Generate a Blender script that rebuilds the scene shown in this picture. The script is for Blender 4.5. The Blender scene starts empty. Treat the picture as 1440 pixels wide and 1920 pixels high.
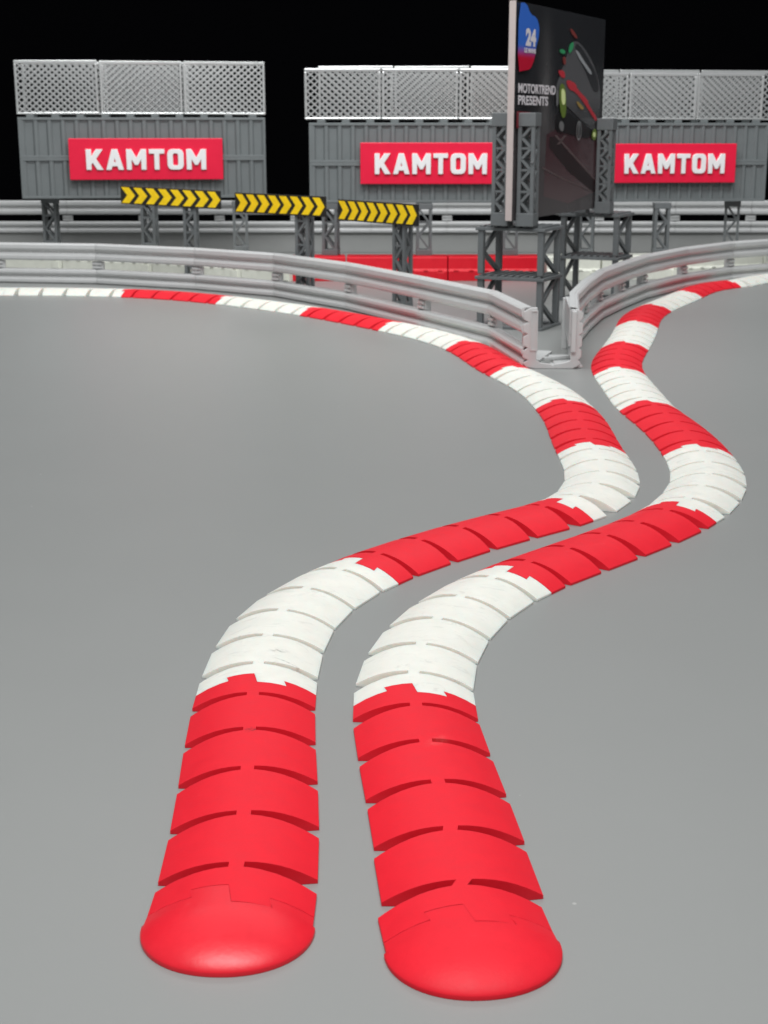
import bpy, math, random
from mathutils import Vector, Matrix
random.seed(7)
scene = bpy.context.scene
col = scene.collection

# ------------------------------------------------------------------ camera
# one scene unit is the width of a kerb piece (about 5 cm on the table)
cam_d = bpy.data.cameras.new("camera"); cam = bpy.data.objects.new("camera", cam_d); col.objects.link(cam)
cam.location = (0, 0, 4.597)
cam.rotation_euler = (math.pi/2 - 0.25613, 0, 0)
cam_d.sensor_fit = 'HORIZONTAL'; cam_d.sensor_width = 36.0; cam_d.lens = 68.75
cam_d.clip_start = 0.1; cam_d.clip_end = 400
cam_d.dof.use_dof = True; cam_d.dof.focus_distance = 12.0; cam_d.dof.aperture_fstop = 3.2
scene.camera = cam

# ------------------------------------------------------------------ light
scene.view_settings.view_transform = 'Standard'
scene.view_settings.look = 'None'
scene.view_settings.exposure = 0
scene.view_settings.gamma = 1
w = bpy.data.worlds.new("World"); scene.world = w; w.use_nodes = True
w.node_tree.nodes['Background'].inputs[0].default_value = (0.93, 0.96, 1.0, 1)
w.node_tree.nodes['Background'].inputs[1].default_value = 0.20
def area(name, loc, target, size, power, color=(1, 1, 1), sy=None):
    d = bpy.data.lights.new(name, 'AREA'); d.energy = power; d.color = color
    d.shape = 'RECTANGLE'; d.size = size; d.size_y = sy or size
    o = bpy.data.objects.new(name, d); col.objects.link(o)
    o.location = loc
    o.rotation_euler = (Vector(target) - Vector(loc)).to_track_quat('-Z', 'Y').to_euler()
    return o
area("ceiling_softbox", (-1, 47, 27), (0, 54, 0), 34, 5200, (0.975, 0.99, 1.0), 16)
area("stage_softbox", (0, 27, 25), (0, 53, 2), 26, 7000, (0.975, 0.99, 1.0), 9)
area("near_softbox", (1, 1, 26), (0, 10, 0), 20, 7000, (0.975, 0.99, 1.0), 10)
area("spot_panel_one", (-4.2, 4.2, 17), (-0.9, 7.5, 0), 0.8, 420, (1, 0.98, 0.95))
area("spot_panel_two", (-1.5, 4.2, 17), (-0.9, 7.5, 0), 0.8, 420, (1, 0.98, 0.95))

# ------------------------------------------------------------------ materials
def mat(name, color, rough=0.45, spec=0.5, metal=0.0, mottle=0.0, mscale=6.0, bump=0.0, bscale=60.0, sss=0.0, build=None):
    m = bpy.data.materials.new(name); m.use_nodes = True
    nt = m.node_tree; N = nt.nodes; K = nt.links
    b = N['Principled BSDF']
    b.inputs['Base Color'].default_value = (*color, 1)
    b.inputs['Roughness'].default_value = rough
    b.inputs['Specular IOR Level'].default_value = spec
    b.inputs['Metallic'].default_value = metal
    if sss:
        b.inputs['Subsurface Weight'].default_value = sss
        b.inputs['Subsurface Radius'].default_value = (0.10, 0.06, 0.05)
        b.inputs['Subsurface Scale'].default_value = 1.0
    geo = N.new('ShaderNodeNewGeometry')
    if mottle:
        n = N.new('ShaderNodeTexNoise'); n.inputs['Scale'].default_value = mscale; n.inputs['Detail'].default_value = 6
        n.inputs['Roughness'].default_value = 0.65
        K.new(geo.outputs['Position'], n.inputs['Vector'])
        mr = N.new('ShaderNodeMapRange'); mr.inputs[1].default_value = 0.3; mr.inputs[2].default_value = 0.7
        mr.inputs[3].default_value = 1 - mottle; mr.inputs[4].default_value = 1 + mottle * 0.5
        K.new(n.outputs['Fac'], mr.inputs[0])
        mx = N.new('ShaderNodeVectorMath'); mx.operation = 'SCALE'; mx.inputs[0].default_value = color
        K.new(mr.outputs[0], mx.inputs['Scale'])
        K.new(mx.outputs[0], b.inputs['Base Color'])
        r2 = N.new('ShaderNodeMapRange'); r2.inputs[1].default_value = 0.3; r2.inputs[2].default_value = 0.7
        r2.inputs[3].default_value = rough - mottle*0.8; r2.inputs[4].default_value = rough + mottle*0.8
        K.new(n.outputs['Fac'], r2.inputs[0]); K.new(r2.outputs[0], b.inputs['Roughness'])
    if bump:
        n2 = N.new('ShaderNodeTexNoise'); n2.inputs['Scale'].default_value = bscale; n2.inputs['Detail'].default_value = 3
        K.new(geo.outputs['Position'], n2.inputs['Vector'])
        bp = N.new('ShaderNodeBump'); bp.inputs['Strength'].default_value = bump; bp.inputs['Distance'].default_value = 0.01
        K.new(n2.outputs['Fac'], bp.inputs['Height']); K.new(bp.outputs['Normal'], b.inputs['Normal'])
    if build: build(nt, b, geo)
    return m

def smudges(nt, b, geo):
    """dark rubbed scuffs and small scratches, each with a shape of its own"""
    N, K = nt.nodes, nt.links
    src = b.inputs['Base Color'].links[0].from_socket
    mp = N.new('ShaderNodeMapping'); mp.inputs['Scale'].default_value = (1.0, 1.9, 1.0); mp.inputs['Rotation'].default_value = (0, 0, 0.5)
    K.new(geo.outputs['Position'], mp.inputs[0])
    n = N.new('ShaderNodeTexNoise'); n.inputs['Scale'].default_value = 3.1; n.inputs['Detail'].default_value = 8; n.inputs['Roughness'].default_value = 0.72
    n.inputs['Distortion'].default_value = 1.2
    K.new(mp.outputs[0], n.inputs['Vector'])
    r = N.new('ShaderNodeMapRange'); r.inputs[1].default_value = 0.56; r.inputs[2].default_value = 0.70; r.inputs[3].default_value = 0; r.inputs[4].default_value = 0.5
    K.new(n.outputs['Fac'], r.inputs[0])
    mx = N.new('ShaderNodeMix'); mx.data_type = 'RGBA'
    K.new(r.outputs[0], mx.inputs[0]); K.new(src, mx.inputs[6]); mx.inputs[7].default_value = (0.50, 0.50, 0.46, 1)
    K.new(mx.outputs[2], b.inputs['Base Color'])
def red_dust(nt, b, geo):
    N, K = nt.nodes, nt.links
    src = b.inputs['Base Color'].links[0].from_socket
    n = N.new('ShaderNodeTexNoise'); n.inputs['Scale'].default_value = 4.3; n.inputs['Detail'].default_value = 9; n.inputs['Roughness'].default_value = 0.75
    n.inputs['Distortion'].default_value = 1.5
    K.new(geo.outputs['Position'], n.inputs['Vector'])
    r = N.new('ShaderNodeMapRange'); r.inputs[1].default_value = 0.63; r.inputs[2].default_value = 0.78; r.inputs[3].default_value = 0; r.inputs[4].default_value = 0.3
    K.new(n.outputs['Fac'], r.inputs[0])
    mx = N.new('ShaderNodeMix'); mx.data_type = 'RGBA'
    K.new(r.outputs[0], mx.inputs[0]); K.new(src, mx.inputs[6]); mx.inputs[7].default_value = (0.75, 0.16, 0.17, 1)
    K.new(mx.outputs[2], b.inputs['Base Color'])
def mark(nt, b, geo, at, size, rot, colour, amount, nscale=18):
    """one smear at a spot on the surface, broken up by noise"""
    N, K = nt.nodes, nt.links
    src = b.inputs['Base Color'].links[0].from_socket
    sub = N.new('ShaderNodeVectorMath'); sub.operation = 'SUBTRACT'; sub.inputs[1].default_value = at; K.new(geo.outputs['Position'], sub.inputs[0])
    vr = N.new('ShaderNodeVectorRotate'); vr.rotation_type = 'Z_AXIS'; vr.inputs['Angle'].default_value = -rot; K.new(sub.outputs[0], vr.inputs['Vector'])
    dv = N.new('ShaderNodeVectorMath'); dv.operation = 'DIVIDE'; dv.inputs[1].default_value = (size[0], size[1], 0.3); K.new(vr.outputs[0], dv.inputs[0])
    g = N.new('ShaderNodeTexGradient'); g.gradient_type = 'QUADRATIC_SPHERE'; K.new(dv.outputs[0], g.inputs[0])
    n = N.new('ShaderNodeTexNoise'); n.inputs['Scale'].default_value = nscale; n.inputs['Detail'].default_value = 6; K.new(geo.outputs['Position'], n.inputs['Vector'])
    r = N.new('ShaderNodeMapRange'); r.inputs[1].default_value = 0.42; r.inputs[2].default_value = 0.6; r.inputs[3].default_value = 0.15; r.inputs[4].default_value = 1; K.new(n.outputs['Fac'], r.inputs[0])
    m1 = N.new('ShaderNodeMath'); m1.operation = 'MULTIPLY'; K.new(g.outputs['Fac'], m1.inputs[0]); K.new(r.outputs[0], m1.inputs[1])
    m2 = N.new('ShaderNodeMath'); m2.operation = 'MULTIPLY'; m2.inputs[1].default_value = amount; m2.use_clamp = True; K.new(m1.outputs[0], m2.inputs[0])
    mx = N.new('ShaderNodeMix'); mx.data_type = 'RGBA'
    K.new(m2.outputs[0], mx.inputs[0]); K.new(src, mx.inputs[6]); mx.inputs[7].default_value = (*colour, 1)
    K.new(mx.outputs[2], b.inputs['Base Color'])
def white_wear(nt, b, geo):
    smudges(nt, b, geo)
    mark(nt, b, geo, (-0.924, 12.100, 0.165), (0.14, 0.07), 0.2, (0.33, 0.33, 0.30), 1.2, 30)
    mark(nt, b, geo, (-0.802, 11.861, 0.165), (0.26, 0.022), -0.42, (0.33, 0.33, 0.30), 1.3, 24)
def red_wear(nt, b, geo):
    red_dust(nt, b, geo)
    mark(nt, b, geo, (-1.000, 10.343, 0.165), (0.10, 0.07), 0.3, (0.12, 0.02, 0.02), 1.8, 26)
    mark(nt, b, geo, (0.406, 10.143, 0.165), (0.20, 0.09), 0.9, (0.80, 0.16, 0.15), 0.9, 22)
def floor_specks(nt, b, geo):
    N, K = nt.nodes, nt.links
    src = b.inputs['Base Color'].links[0].from_socket
    v = N.new('ShaderNodeTexVoronoi'); v.inputs['Scale'].default_value = 1.15
    K.new(geo.outputs['Position'], v.inputs['Vector'])
    r = N.new('ShaderNodeMapRange'); r.inputs[1].default_value = 0.012; r.inputs[2].default_value = 0.02; r.inputs[3].default_value = 1; r.inputs[4].default_value = 0
    K.new(v.outputs['Distance'], r.inputs[0])
    mx = N.new('ShaderNodeMix'); mx.data_type = 'RGBA'
    K.new(r.outputs[0], mx.inputs[0]); K.new(src, mx.inputs[6]); mx.inputs[7].default_value = (0.40, 0.40, 0.39, 1)
    K.new(mx.outputs[2], b.inputs['Base Color'])

M = {
 'floor': mat('grey_table_vinyl', (0.258, 0.264, 0.257), 0.40, 0.42, mottle=0.012, mscale=0.6, bump=0.04, bscale=70, build=floor_specks),
 'red': mat('red_rubber', (0.76, 0.015, 0.030), 0.52, 0.22, mottle=0.05, mscale=7, bump=0.12, bscale=40, sss=0.12, build=red_wear),
 'redgloss': mat('red_rubber_glossy', (0.76, 0.015, 0.030), 0.38, 0.4, mottle=0.05, mscale=7, bump=0.1, bscale=30, sss=0.12, build=red_wear),
 'white': mat('white_rubber', (0.77, 0.765, 0.70), 0.5, 0.35, mottle=0.05, mscale=5, bump=0.12, bscale=40, sss=0.6, build=white_wear),
 'rail': mat('light_grey_plastic', (0.56, 0.565, 0.56), 0.34, 0.5, mottle=0.03, mscale=4, bump=0.05, bscale=50),
 'dark': mat('dark_grey_plastic', (0.14, 0.15, 0.153), 0.42, 0.45, mottle=0.06, mscale=9, bump=0.1),
 'cont': mat('slate_grey_plastic', (0.165, 0.182, 0.184), 0.45, 0.4, mottle=0.06, mscale=2.0, bump=0.08),
 'wallgrey': mat('plain_grey_board', (0.36, 0.365, 0.355), 0.5, 0.4, mottle=0.03, mscale=1.5),
 'silver': mat('silver_paint', (0.72, 0.73, 0.72), 0.22, 0.5, metal=0.65, mottle=0.04),
 'signred': mat('crimson_sign_board', (0.82, 0.010, 0.052), 0.35, 0.4, mottle=0.02),
 'letter': mat('white_lettering', (0.85, 0.84, 0.84), 0.5, 0.3),
 'barred': mat('red_barrier_plastic', (0.70, 0.008, 0.022), 0.35, 0.4, mottle=0.05),
 'barwhite': mat('white_barrier_plastic', (0.78, 0.79, 0.70), 0.4, 0.4, mottle=0.06),
 'black': mat('black_board', (0.018, 0.017, 0.014), 0.4, 0.4),
 'yellow': mat('yellow_marking', (0.95, 0.64, 0.012), 0.45, 0.3, mottle=0.12, mscale=5),
 'foam': mat('pale_foam_board_core', (0.50, 0.43, 0.41), 0.6, 0.3, mottle=0.04),
 'backdrop': mat('black_cloth', (0.0022, 0.0022, 0.0028), 0.95, 0.02, mottle=0.3, mscale=3),
 'bolt': mat('bright_metal', (0.85, 0.85, 0.85), 0.15, 0.5, metal=1.0),
}

# ------------------------------------------------------------------ mesh helpers
class MB:
    def __init__(s): s.v = []; s.f = []
    def add(s, vs, fs):
        o = len(s.v); s.v += [tuple(p) for p in vs]; s.f += [tuple(i + o for i in q) for q in fs]
    def box(s, x0, x1, y0, y1, z0, z1):
        s.add([(x0,y0,z0),(x1,y0,z0),(x1,y1,z0),(x0,y1,z0),(x0,y0,z1),(x1,y0,z1),(x1,y1,z1),(x0,y1,z1)],
              [(0,3,2,1),(4,5,6,7),(0,1,5,4),(1,2,6,5),(2,3,7,6),(3,0,4,7)])
    def bar(s, a, b, wx, wy=None, up=(0, 0, 1)):
        """square bar from a to b; wx is its width across, wy along up"""
        wy = wy or wx
        a = Vector(a); b = Vector(b); t = (b - a).normalized(); u = Vector(up)
        if abs(t.dot(u)) > 0.95: u = Vector((0, 1, 0))
        r = t.cross(u).normalized() * wx / 2; q = r.cross(t).normalized() * wy / 2
        s.add([a-r-q, a+r-q, a+r+q, a-r+q, b-r-q, b+r-q, b+r+q, b-r+q],
              [(0,1,2,3),(7,6,5,4),(0,4,5,1),(1,5,6,2),(2,6,7,3),(3,7,4,0)])
    def tube(s, a, b, r, n=10):
        a = Vector(a); b = Vector(b); t = (b - a).normalized(); u = Vector((0, 0, 1)) if abs(t.z) < .9 else Vector((1, 0, 0))
        x = t.cross(u).normalized(); y = x.cross(t)
        vs = []
        for p in (a, b):
            for i in range(n):
                c = 2*math.pi*i/n; vs.append(p + x*r*math.cos(c) + y*r*math.sin(c))
        s.add(vs, [(i, (i+1) % n, n+(i+1) % n, n+i) for i in range(n)] + [tuple(range(n-1, -1, -1)), tuple(range(n, 2*n))])
    def prism(s, poly, axis, a, b):
        """extrude a polygon between a and b along axis ('x','y','z')"""
        n = len(poly)
        def P(p, t):
            return {'x': (t, p[0], p[1]), 'y': (p[0], t, p[1]), 'z': (p[0], p[1], t)}[axis]
        s.add([P(p, a) for p in poly] + [P(p, b) for p in poly],
              [tuple(range(n))[::-1], tuple(range(n, 2*n))] + [(i, (i+1) % n, n+(i+1) % n, n+i) for i in range(n)])
    def build(s, name, m, parent=None, bevel=0.0, smooth=False, merge=False, seg=2, ang=35):
        me = bpy.data.meshes.new(name); me.from_pydata(s.v, [], s.f); me.materials.append(m)
        import bmesh
        bm = bmesh.new(); bm.from_mesh(me)
        if merge: bmesh.ops.remove_doubles(bm, verts=bm.verts, dist=1e-4)
        bmesh.ops.recalc_face_normals(bm, faces=bm.faces)
        bm.to_mesh(me); bm.free()
        if smooth:
            me.shade_smooth()
            try: me.set_sharp_from_angle(angle=math.radians(ang))
            except Exception: pass
        o = bpy.data.objects.new(name, me); col.objects.link(o)
        if parent: o.parent = parent
        if bevel:
            b = o.modifiers.new('bevel', 'BEVEL'); b.width = bevel; b.segments = seg; b.limit_method = 'ANGLE'; b.angle_limit = math.radians(ang)
            b.harden_normals = False
        return o

def tag(o, label, cat, group=None, kind=None):
    if label: o['label'] = label
    if cat: o['category'] = cat
    if group: o['group'] = group
    o['kind'] = kind or 'thing'
    return o
def thing(name, label, cat, loc=(0, 0, 0), rz=0, group=None):
    o = bpy.data.objects.new(name, None); col.objects.link(o); o.empty_display_size = 0.2
    o.location = loc; o.rotation_euler = (0, 0, rz)
    return tag(o, label, cat, group)
def copy_tree(o, parent=None):
    c = o.copy(); col.objects.link(c)
    if parent: c.parent = parent
    for ch in o.children: copy_tree(ch, c)
    return c

# ------------------------------------------------------------------ setting
t = MB(); t.box(-45, 45, -14, 62, -1.2, 0)
tag(t.build('table_top', M['floor']), None, None, kind='structure')
t = MB(); t.box(-110, 110, 95, 96, -30, 80)
tag(t.build('backdrop', M['backdrop']), None, None, kind='structure')

# ------------------------------------------------------------------ kerbs
L = 0.7095; HW = 0.5; SP = 0.048; TAB = 0.098
def prof(x):
    return 0.026 + 0.160 * (1 - (min(1, abs(x) / HW)) ** 2.1)
# joint line across a tooth, as (x, y) from left to right; the far tile's tab is at the right, the near tile's at the left
JOINT = [(-0.5, 0), (-0.4, 0), (-0.3, 0), (-0.226, 0), (-0.25, TAB), (-0.18, TAB), (-0.1, TAB), (-0.048, TAB), (-0.018, TAB),
         (0.018, -TAB), (0.048, -TAB), (0.12, -TAB), (0.2, -TAB), (0.26, -TAB), (0.236, 0), (0.33, 0), (0.42, 0), (0.5, 0)]
XS = [-0.5, -0.46, -0.4, -0.33, -0.26, -0.19, -0.12, -0.048, 0.048, 0.12, 0.19, 0.26, 0.33, 0.4, 0.46, 0.5]
def slot_half(x): return 0.029 + 0.046 * (abs(x) / HW) ** 1.2
def tooth(mb, frame, front, back, ofront, oback):
    """front / back are lists of (x, y) column ends; o-flags leave the wall open where the spine joins"""
    n = len(front); R = 4; g = 0.002
    top = []; bot = []
    for i in range(n):
        rt = []; rb = []
        for j in range(R + 1):
            s = j / R; x = front[i][0] * (1 - s) + back[i][0] * s; y = front[i][1] * (1 - s) + back[i][1] * s
            rt.append(frame(x, y, prof(x))); rb.append(frame(x, y, g))
        top.append(rt); bot.append(rb)
    def q(*p): mb.add(p, [(0, 1, 2, 3)])
    for i in range(n - 1):
        for j in range(R):
            q(top[i][j], top[i+1][j], top[i+1][j+1], top[i][j+1])
            q(bot[i][j], bot[i][j+1], bot[i+1][j+1], bot[i+1][j])
        mid = abs(front[i][0] + SP) < 1e-4 and abs(front[i+1][0] - SP) < 1e-4
        if not (ofront and mid): q(top[i][0], bot[i][0], bot[i+1][0], top[i+1][0])
        mid = abs(back[i][0] + SP) < 1e-4 and abs(back[i+1][0] - SP) < 1e-4
        if not (oback and mid): q(top[i][R], top[i+1][R], bot[i+1][R], bot[i][R])
    for j in range(R):
        q(top[0][j], top[0][j+1], bot[0][j+1], bot[0][j])
        q(top[-1][j], bot[-1][j], bot[-1][j+1], top[-1][j+1])
def make_frame(c, base):
    x0, y0, h = c
    tx, ty = math.cos(h), math.sin(h); nx, ny = math.sin(h), -math.cos(h)
    def fr(x, y, z): return (x0 + nx*x + tx*y - base[0], y0 + ny*x + ty*y - base[1], z)
    return fr
def interp_x(line, x):
    for (a, b) in zip(line, line[1:]):
        if a[0] <= x <= b[0] and b[0] > a[0]: return a[1] + (b[1]-a[1])*(x-a[0])/(b[0]-a[0])
    return 0
JG = 0.004
def kerb_tile(P, k, m, label, group, first_plain=False):
    base = P[5*k + 2]
    mb = MB()
    for t_ in range(5*k, 5*k + 6):
        fr = make_frame(P[t_], base)
        half0 = (t_ == 5*k); half1 = (t_ == 5*k + 5)
        fb = [(x, -(L/2 - slot_half(x))) for x in XS]; bb = [(x, (L/2 - slot_half(x))) for x in XS]
        if half0 or half1:
            jl = JOINT
            xs_other = [max(-0.5, min(0.5, p[0])) for p in jl]
            # plain edge follows with matching columns
            if half0: xs2 = [-0.5, -0.46, -0.41, -0.36, -0.26, -0.2, -0.13, -0.048, 0.048, 0.07, 0.09, 0.11, 0.13, 0.148, 0.25, 0.34, 0.42, 0.5]
            else: xs2 = [-0.5, -0.42, -0.34, -0.25, -0.148, -0.12, -0.085, -0.048, 0.048, 0.08, 0.12, 0.16, 0.21, 0.26, 0.36, 0.41, 0.46, 0.5]
            if half0:
                front = [(p[0], p[1] + JG) for p in jl]; back = [(x, L/2 - slot_half(x)) for x in xs2]
                tooth(mb, fr, front, back, False, True)
            else:
                front = [(x, -(L/2 - slot_half(x))) for x in xs2]; back = [(p[0], p[1] - JG) for p in jl]
                tooth(mb, fr, front, back, True, False)
        else:
            tooth(mb, fr, fb, bb, True, True)
        if t_ < 5*k + 5:   # spine to the next tooth
            f2 = make_frame(P[t_+1], base); y = L/2 - slot_half(SP)
            z = prof(SP)
            a, b = fr(-SP, y, z), fr(SP, y, z); c, d = f2(SP, -y, z), f2(-SP, -y, z)
            a0, b0, c0, d0 = [(p[0], p[1], 0.002) for p in (a, b, c, d)]
            for qd in ((a, b, c, d), (a0, d0, c0, b0), (a, d, d0, a0), (b, b0, c0, c)): mb.add(qd, [(0, 1, 2, 3)])
    o = mb.build('kerb_tile', m, None, bevel=0.005, smooth=True, merge=True, seg=2, ang=38)
    o.location = (base[0], base[1], 0)
    tag(o, label, 'kerb tile', group)
    return o
def kerb_cap(P, m, label, ln):
    """rounded dome that locks onto the first tile with the same joint edge"""
    base = P[0]; fr = make_frame(P[0], base)
    mb = MB(); HX = 0.514; Y0 = -0.12
    def zz(x, y):
        w_ = 0.5 + (HX - 0.5) * min(1, max(0, -y / -Y0))
        dy = max(0.0, Y0 - y) / ln
        r2 = min(1.0, (abs(x) / w_) ** 2.1 + dy ** 2.1)
        e = 1 - 0.26 * min(1, max(0, (0.02 - y) / 0.45))
        return 0.026 + 0.160 * (1 - r2) ** e
    back = [(p[0], p[1] - JG) for p in JOINT]
    # rows: from the joint edge down to the widest line, then concentric half rings to the tip
    cols_ = []
    n = len(back)
    band = [(x, -0.112) for x in (-0.5, -0.42, -0.33, -0.25, -0.165, -0.13, -0.09, -0.05, -0.012, 0.022, 0.06, 0.12, 0.19, 0.255, 0.288, 0.36, 0.44, 0.5)]
    R1 = 4; R2 = 16; rows = []
    for j in range(R1):
        s_ = j / (R1 - 1); rows.append([(b_[0]*(1-s_) + m_[0]*s_, b_[1]*(1-s_) + m_[1]*s_) for b_, m_ in zip(back, band)])
    rows.append([(m_[0]*HX/0.5, Y0) for m_ in band])
    R2 = 16
    # finer columns
    def q(*p): mb.add(p, [(0, 1, 2, 3)])
    def refine(r):
        o = []
        for a_, b_ in zip(r, r[1:]): o += [a_, ((a_[0]+b_[0])/2, (a_[1]+b_[1])/2)]
        return o + [r[-1]]
    rows = [refine(r) for r in rows[:R1 + 1]]
    n = 2*n - 1; xr = rows[-1]
    for j in range(1, R2 + 1):
        u = math.sin(j / R2 * math.pi / 2); q2 = j / R2
        r = []
        for i in range(n):
            xc = -HX * math.cos(math.pi*i/(n-1)); k = min(1, q2 * 2.5); x = xr[i][0]*(1-k) + xc*k
            r.append((x, Y0 - ln * u * (max(0, 1 - (abs(x)/HX)**2.1)) ** (1/2.1)))
        rows.append(r)
    for j in range(len(rows) - 1):
        A_, B_ = rows[j], rows[j+1]
        for i in range(n - 1):
            q(*[fr(x, y, zz(x, y)) for x, y in (A_[i], B_[i], B_[i+1], A_[i+1])])
            q(*[fr(x, y, 0.002) for x, y in (A_[i], A_[i+1], B_[i+1], B_[i])])
        for i in (0, n-1):
            q(*[fr(A_[i][0], A_[i][1], zz(*A_[i])), fr(A_[i][0], A_[i][1], .002), fr(B_[i][0], B_[i][1], .002), fr(B_[i][0], B_[i][1], zz(*B_[i]))])
    for r in (rows[0], rows[-1]):
        for i in range(n - 1):
            a_, b_ = r[i], r[i+1]
            q(fr(*a_, zz(*a_)), fr(*b_, zz(*b_)), fr(*b_, .002), fr(*a_, .002))
    o = mb.build('kerb_end_cap', m, None, bevel=0.0, smooth=True, merge=True, seg=2, ang=50)
    o.location = (base[0], base[1], 0)
    tag(o, label, 'kerb end', 'rounded kerb ends')
KA = [(-0.919,7.883,1.556),(-0.924,8.593,1.600),(-0.954,9.302,1.627),(-0.998,10.010,1.639),(-1.040,10.718,1.622),(-1.065,11.427,1.588),(-1.059,12.137,1.536),(-1.004,12.844,1.451),(-0.865,13.540,1.295),(-0.615,14.204,1.127),(-0.263,14.820,0.978),(0.164,15.387,0.873),(0.634,15.918,0.821),(1.133,16.423,0.760),(1.653,16.905,0.733),(2.153,17.408,0.845),(2.555,17.993,1.091),(2.814,18.654,1.304),(2.948,19.350,1.457),(2.999,20.058,1.540),(3.013,20.767,1.562),(3.026,21.477,1.544),(3.050,22.186,1.529),(3.074,22.895,1.545),(3.076,23.605,1.591),(3.048,24.314,1.628),(3.005,25.022,1.637),(2.937,25.728,1.695),(2.825,26.428,1.765),(2.672,27.121,1.811),(2.501,27.810,1.817),(2.340,28.501,1.782),(2.206,29.198,1.742),(2.088,29.897,1.734),(1.961,30.595,1.768),(1.798,31.286,1.837),(1.582,31.962,1.922),(1.312,32.618,1.999),(0.999,33.254,2.059),(0.652,33.873,2.102),(0.284,34.480,2.130),(-0.097,35.079,2.145),(-0.486,35.672,2.161),(-0.888,36.257,2.185),(-1.306,36.830,2.218),(-1.745,37.387,2.257),(-2.205,37.928,2.293),(-2.682,38.453,2.323),(-3.174,38.964,2.352),(-3.681,39.460,2.383),(-4.206,39.938,2.422),(-4.751,40.392,2.473),(-5.322,40.813,2.541),(-5.925,41.186,2.633),(-6.564,41.496,2.748),(-7.235,41.725,2.876),(-7.926,41.886,2.950),(-8.627,42.000,3.010),(-9.332,42.076,3.060),(-10.040,42.119,3.100),(-10.749,42.138,3.130),(-11.459,42.143,3.140),(-12.168,42.141,3.150),(-12.878,42.131,3.160),(-13.587,42.118,3.160),(-14.297,42.105,3.160)]
KB = [(0.495,7.656,1.696),(0.458,8.372,1.660),(0.408,9.079,1.657),(0.343,9.786,1.665),(0.281,10.492,1.652),(0.250,11.201,1.577),(0.288,11.910,1.458),(0.411,12.609,1.336),(0.620,13.287,1.207),(0.919,13.930,1.063),(1.306,14.525,0.927),(1.756,15.073,0.839),(2.232,15.599,0.832),(2.704,16.129,0.854),(3.157,16.676,0.904),(3.567,17.254,1.003),(3.909,17.876,1.135),(4.174,18.534,1.239),(4.360,19.219,1.373),(4.467,19.920,1.465),(4.525,20.628,1.515),(4.553,21.337,1.548),(4.556,22.046,1.585),(4.532,22.755,1.624),(4.485,23.463,1.650),(4.436,24.171,1.629),(4.422,24.880,1.552),(4.439,25.590,1.543),(4.459,26.299,1.542),(4.479,27.008,1.541),(4.507,27.717,1.522),(4.560,28.424,1.470),(4.656,29.128,1.401),(4.795,29.823,1.346),(4.963,30.513,1.318),(5.142,31.199,1.314),(5.320,31.886,1.320),(5.493,32.574,1.329),(5.660,33.264,1.340),(5.819,33.955,1.350),(5.972,34.648,1.356),(6.124,35.341,1.353),(6.285,36.032,1.329),(6.470,36.717,1.285),(6.689,37.392,1.230),(6.944,38.054,1.177),(7.228,38.704,1.140),(7.529,39.346,1.125),(7.833,39.987,1.130),(8.131,40.632,1.146),(8.418,41.280,1.161),(8.703,41.930,1.155),(9.006,42.572,1.103),(9.359,43.187,0.997),(9.790,43.751,0.838),(10.315,44.228,0.639),(10.812,44.734,0.950),(11.239,45.301,0.900),(11.691,45.848,0.860),(12.162,46.378,0.830),(12.649,46.895,0.800)]
ORD = ['first', 'second', 'third', 'fourth', 'fifth', 'sixth', 'seventh']
for side, P in (('left', KA), ('right', KB)):
    cnt = {'red': 0, 'white': 0}
    for k in range((len(P) - 1) // 5):
        c = 'red' if k % 2 == 0 else 'white'
        if side == 'left' and k == 12: c = 'white'
        if side == 'left' and k == 11: c = 'white'
        kerb_tile(P, k, M[c], '%s %s rubber kerb tile of the %s kerb, counting from its rounded near end' % (ORD[cnt[c]], c, side),
                  'tiles of the %s kerb' % side)
        cnt[c] += 1
kerb_cap(KA, M['redgloss'], 'red rounded end cap of the left kerb with two soft highlights', 0.49)
kerb_cap(KB, M['red'], 'red rounded end cap of the right kerb, nearest to the lower edge', 0.49)

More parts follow.
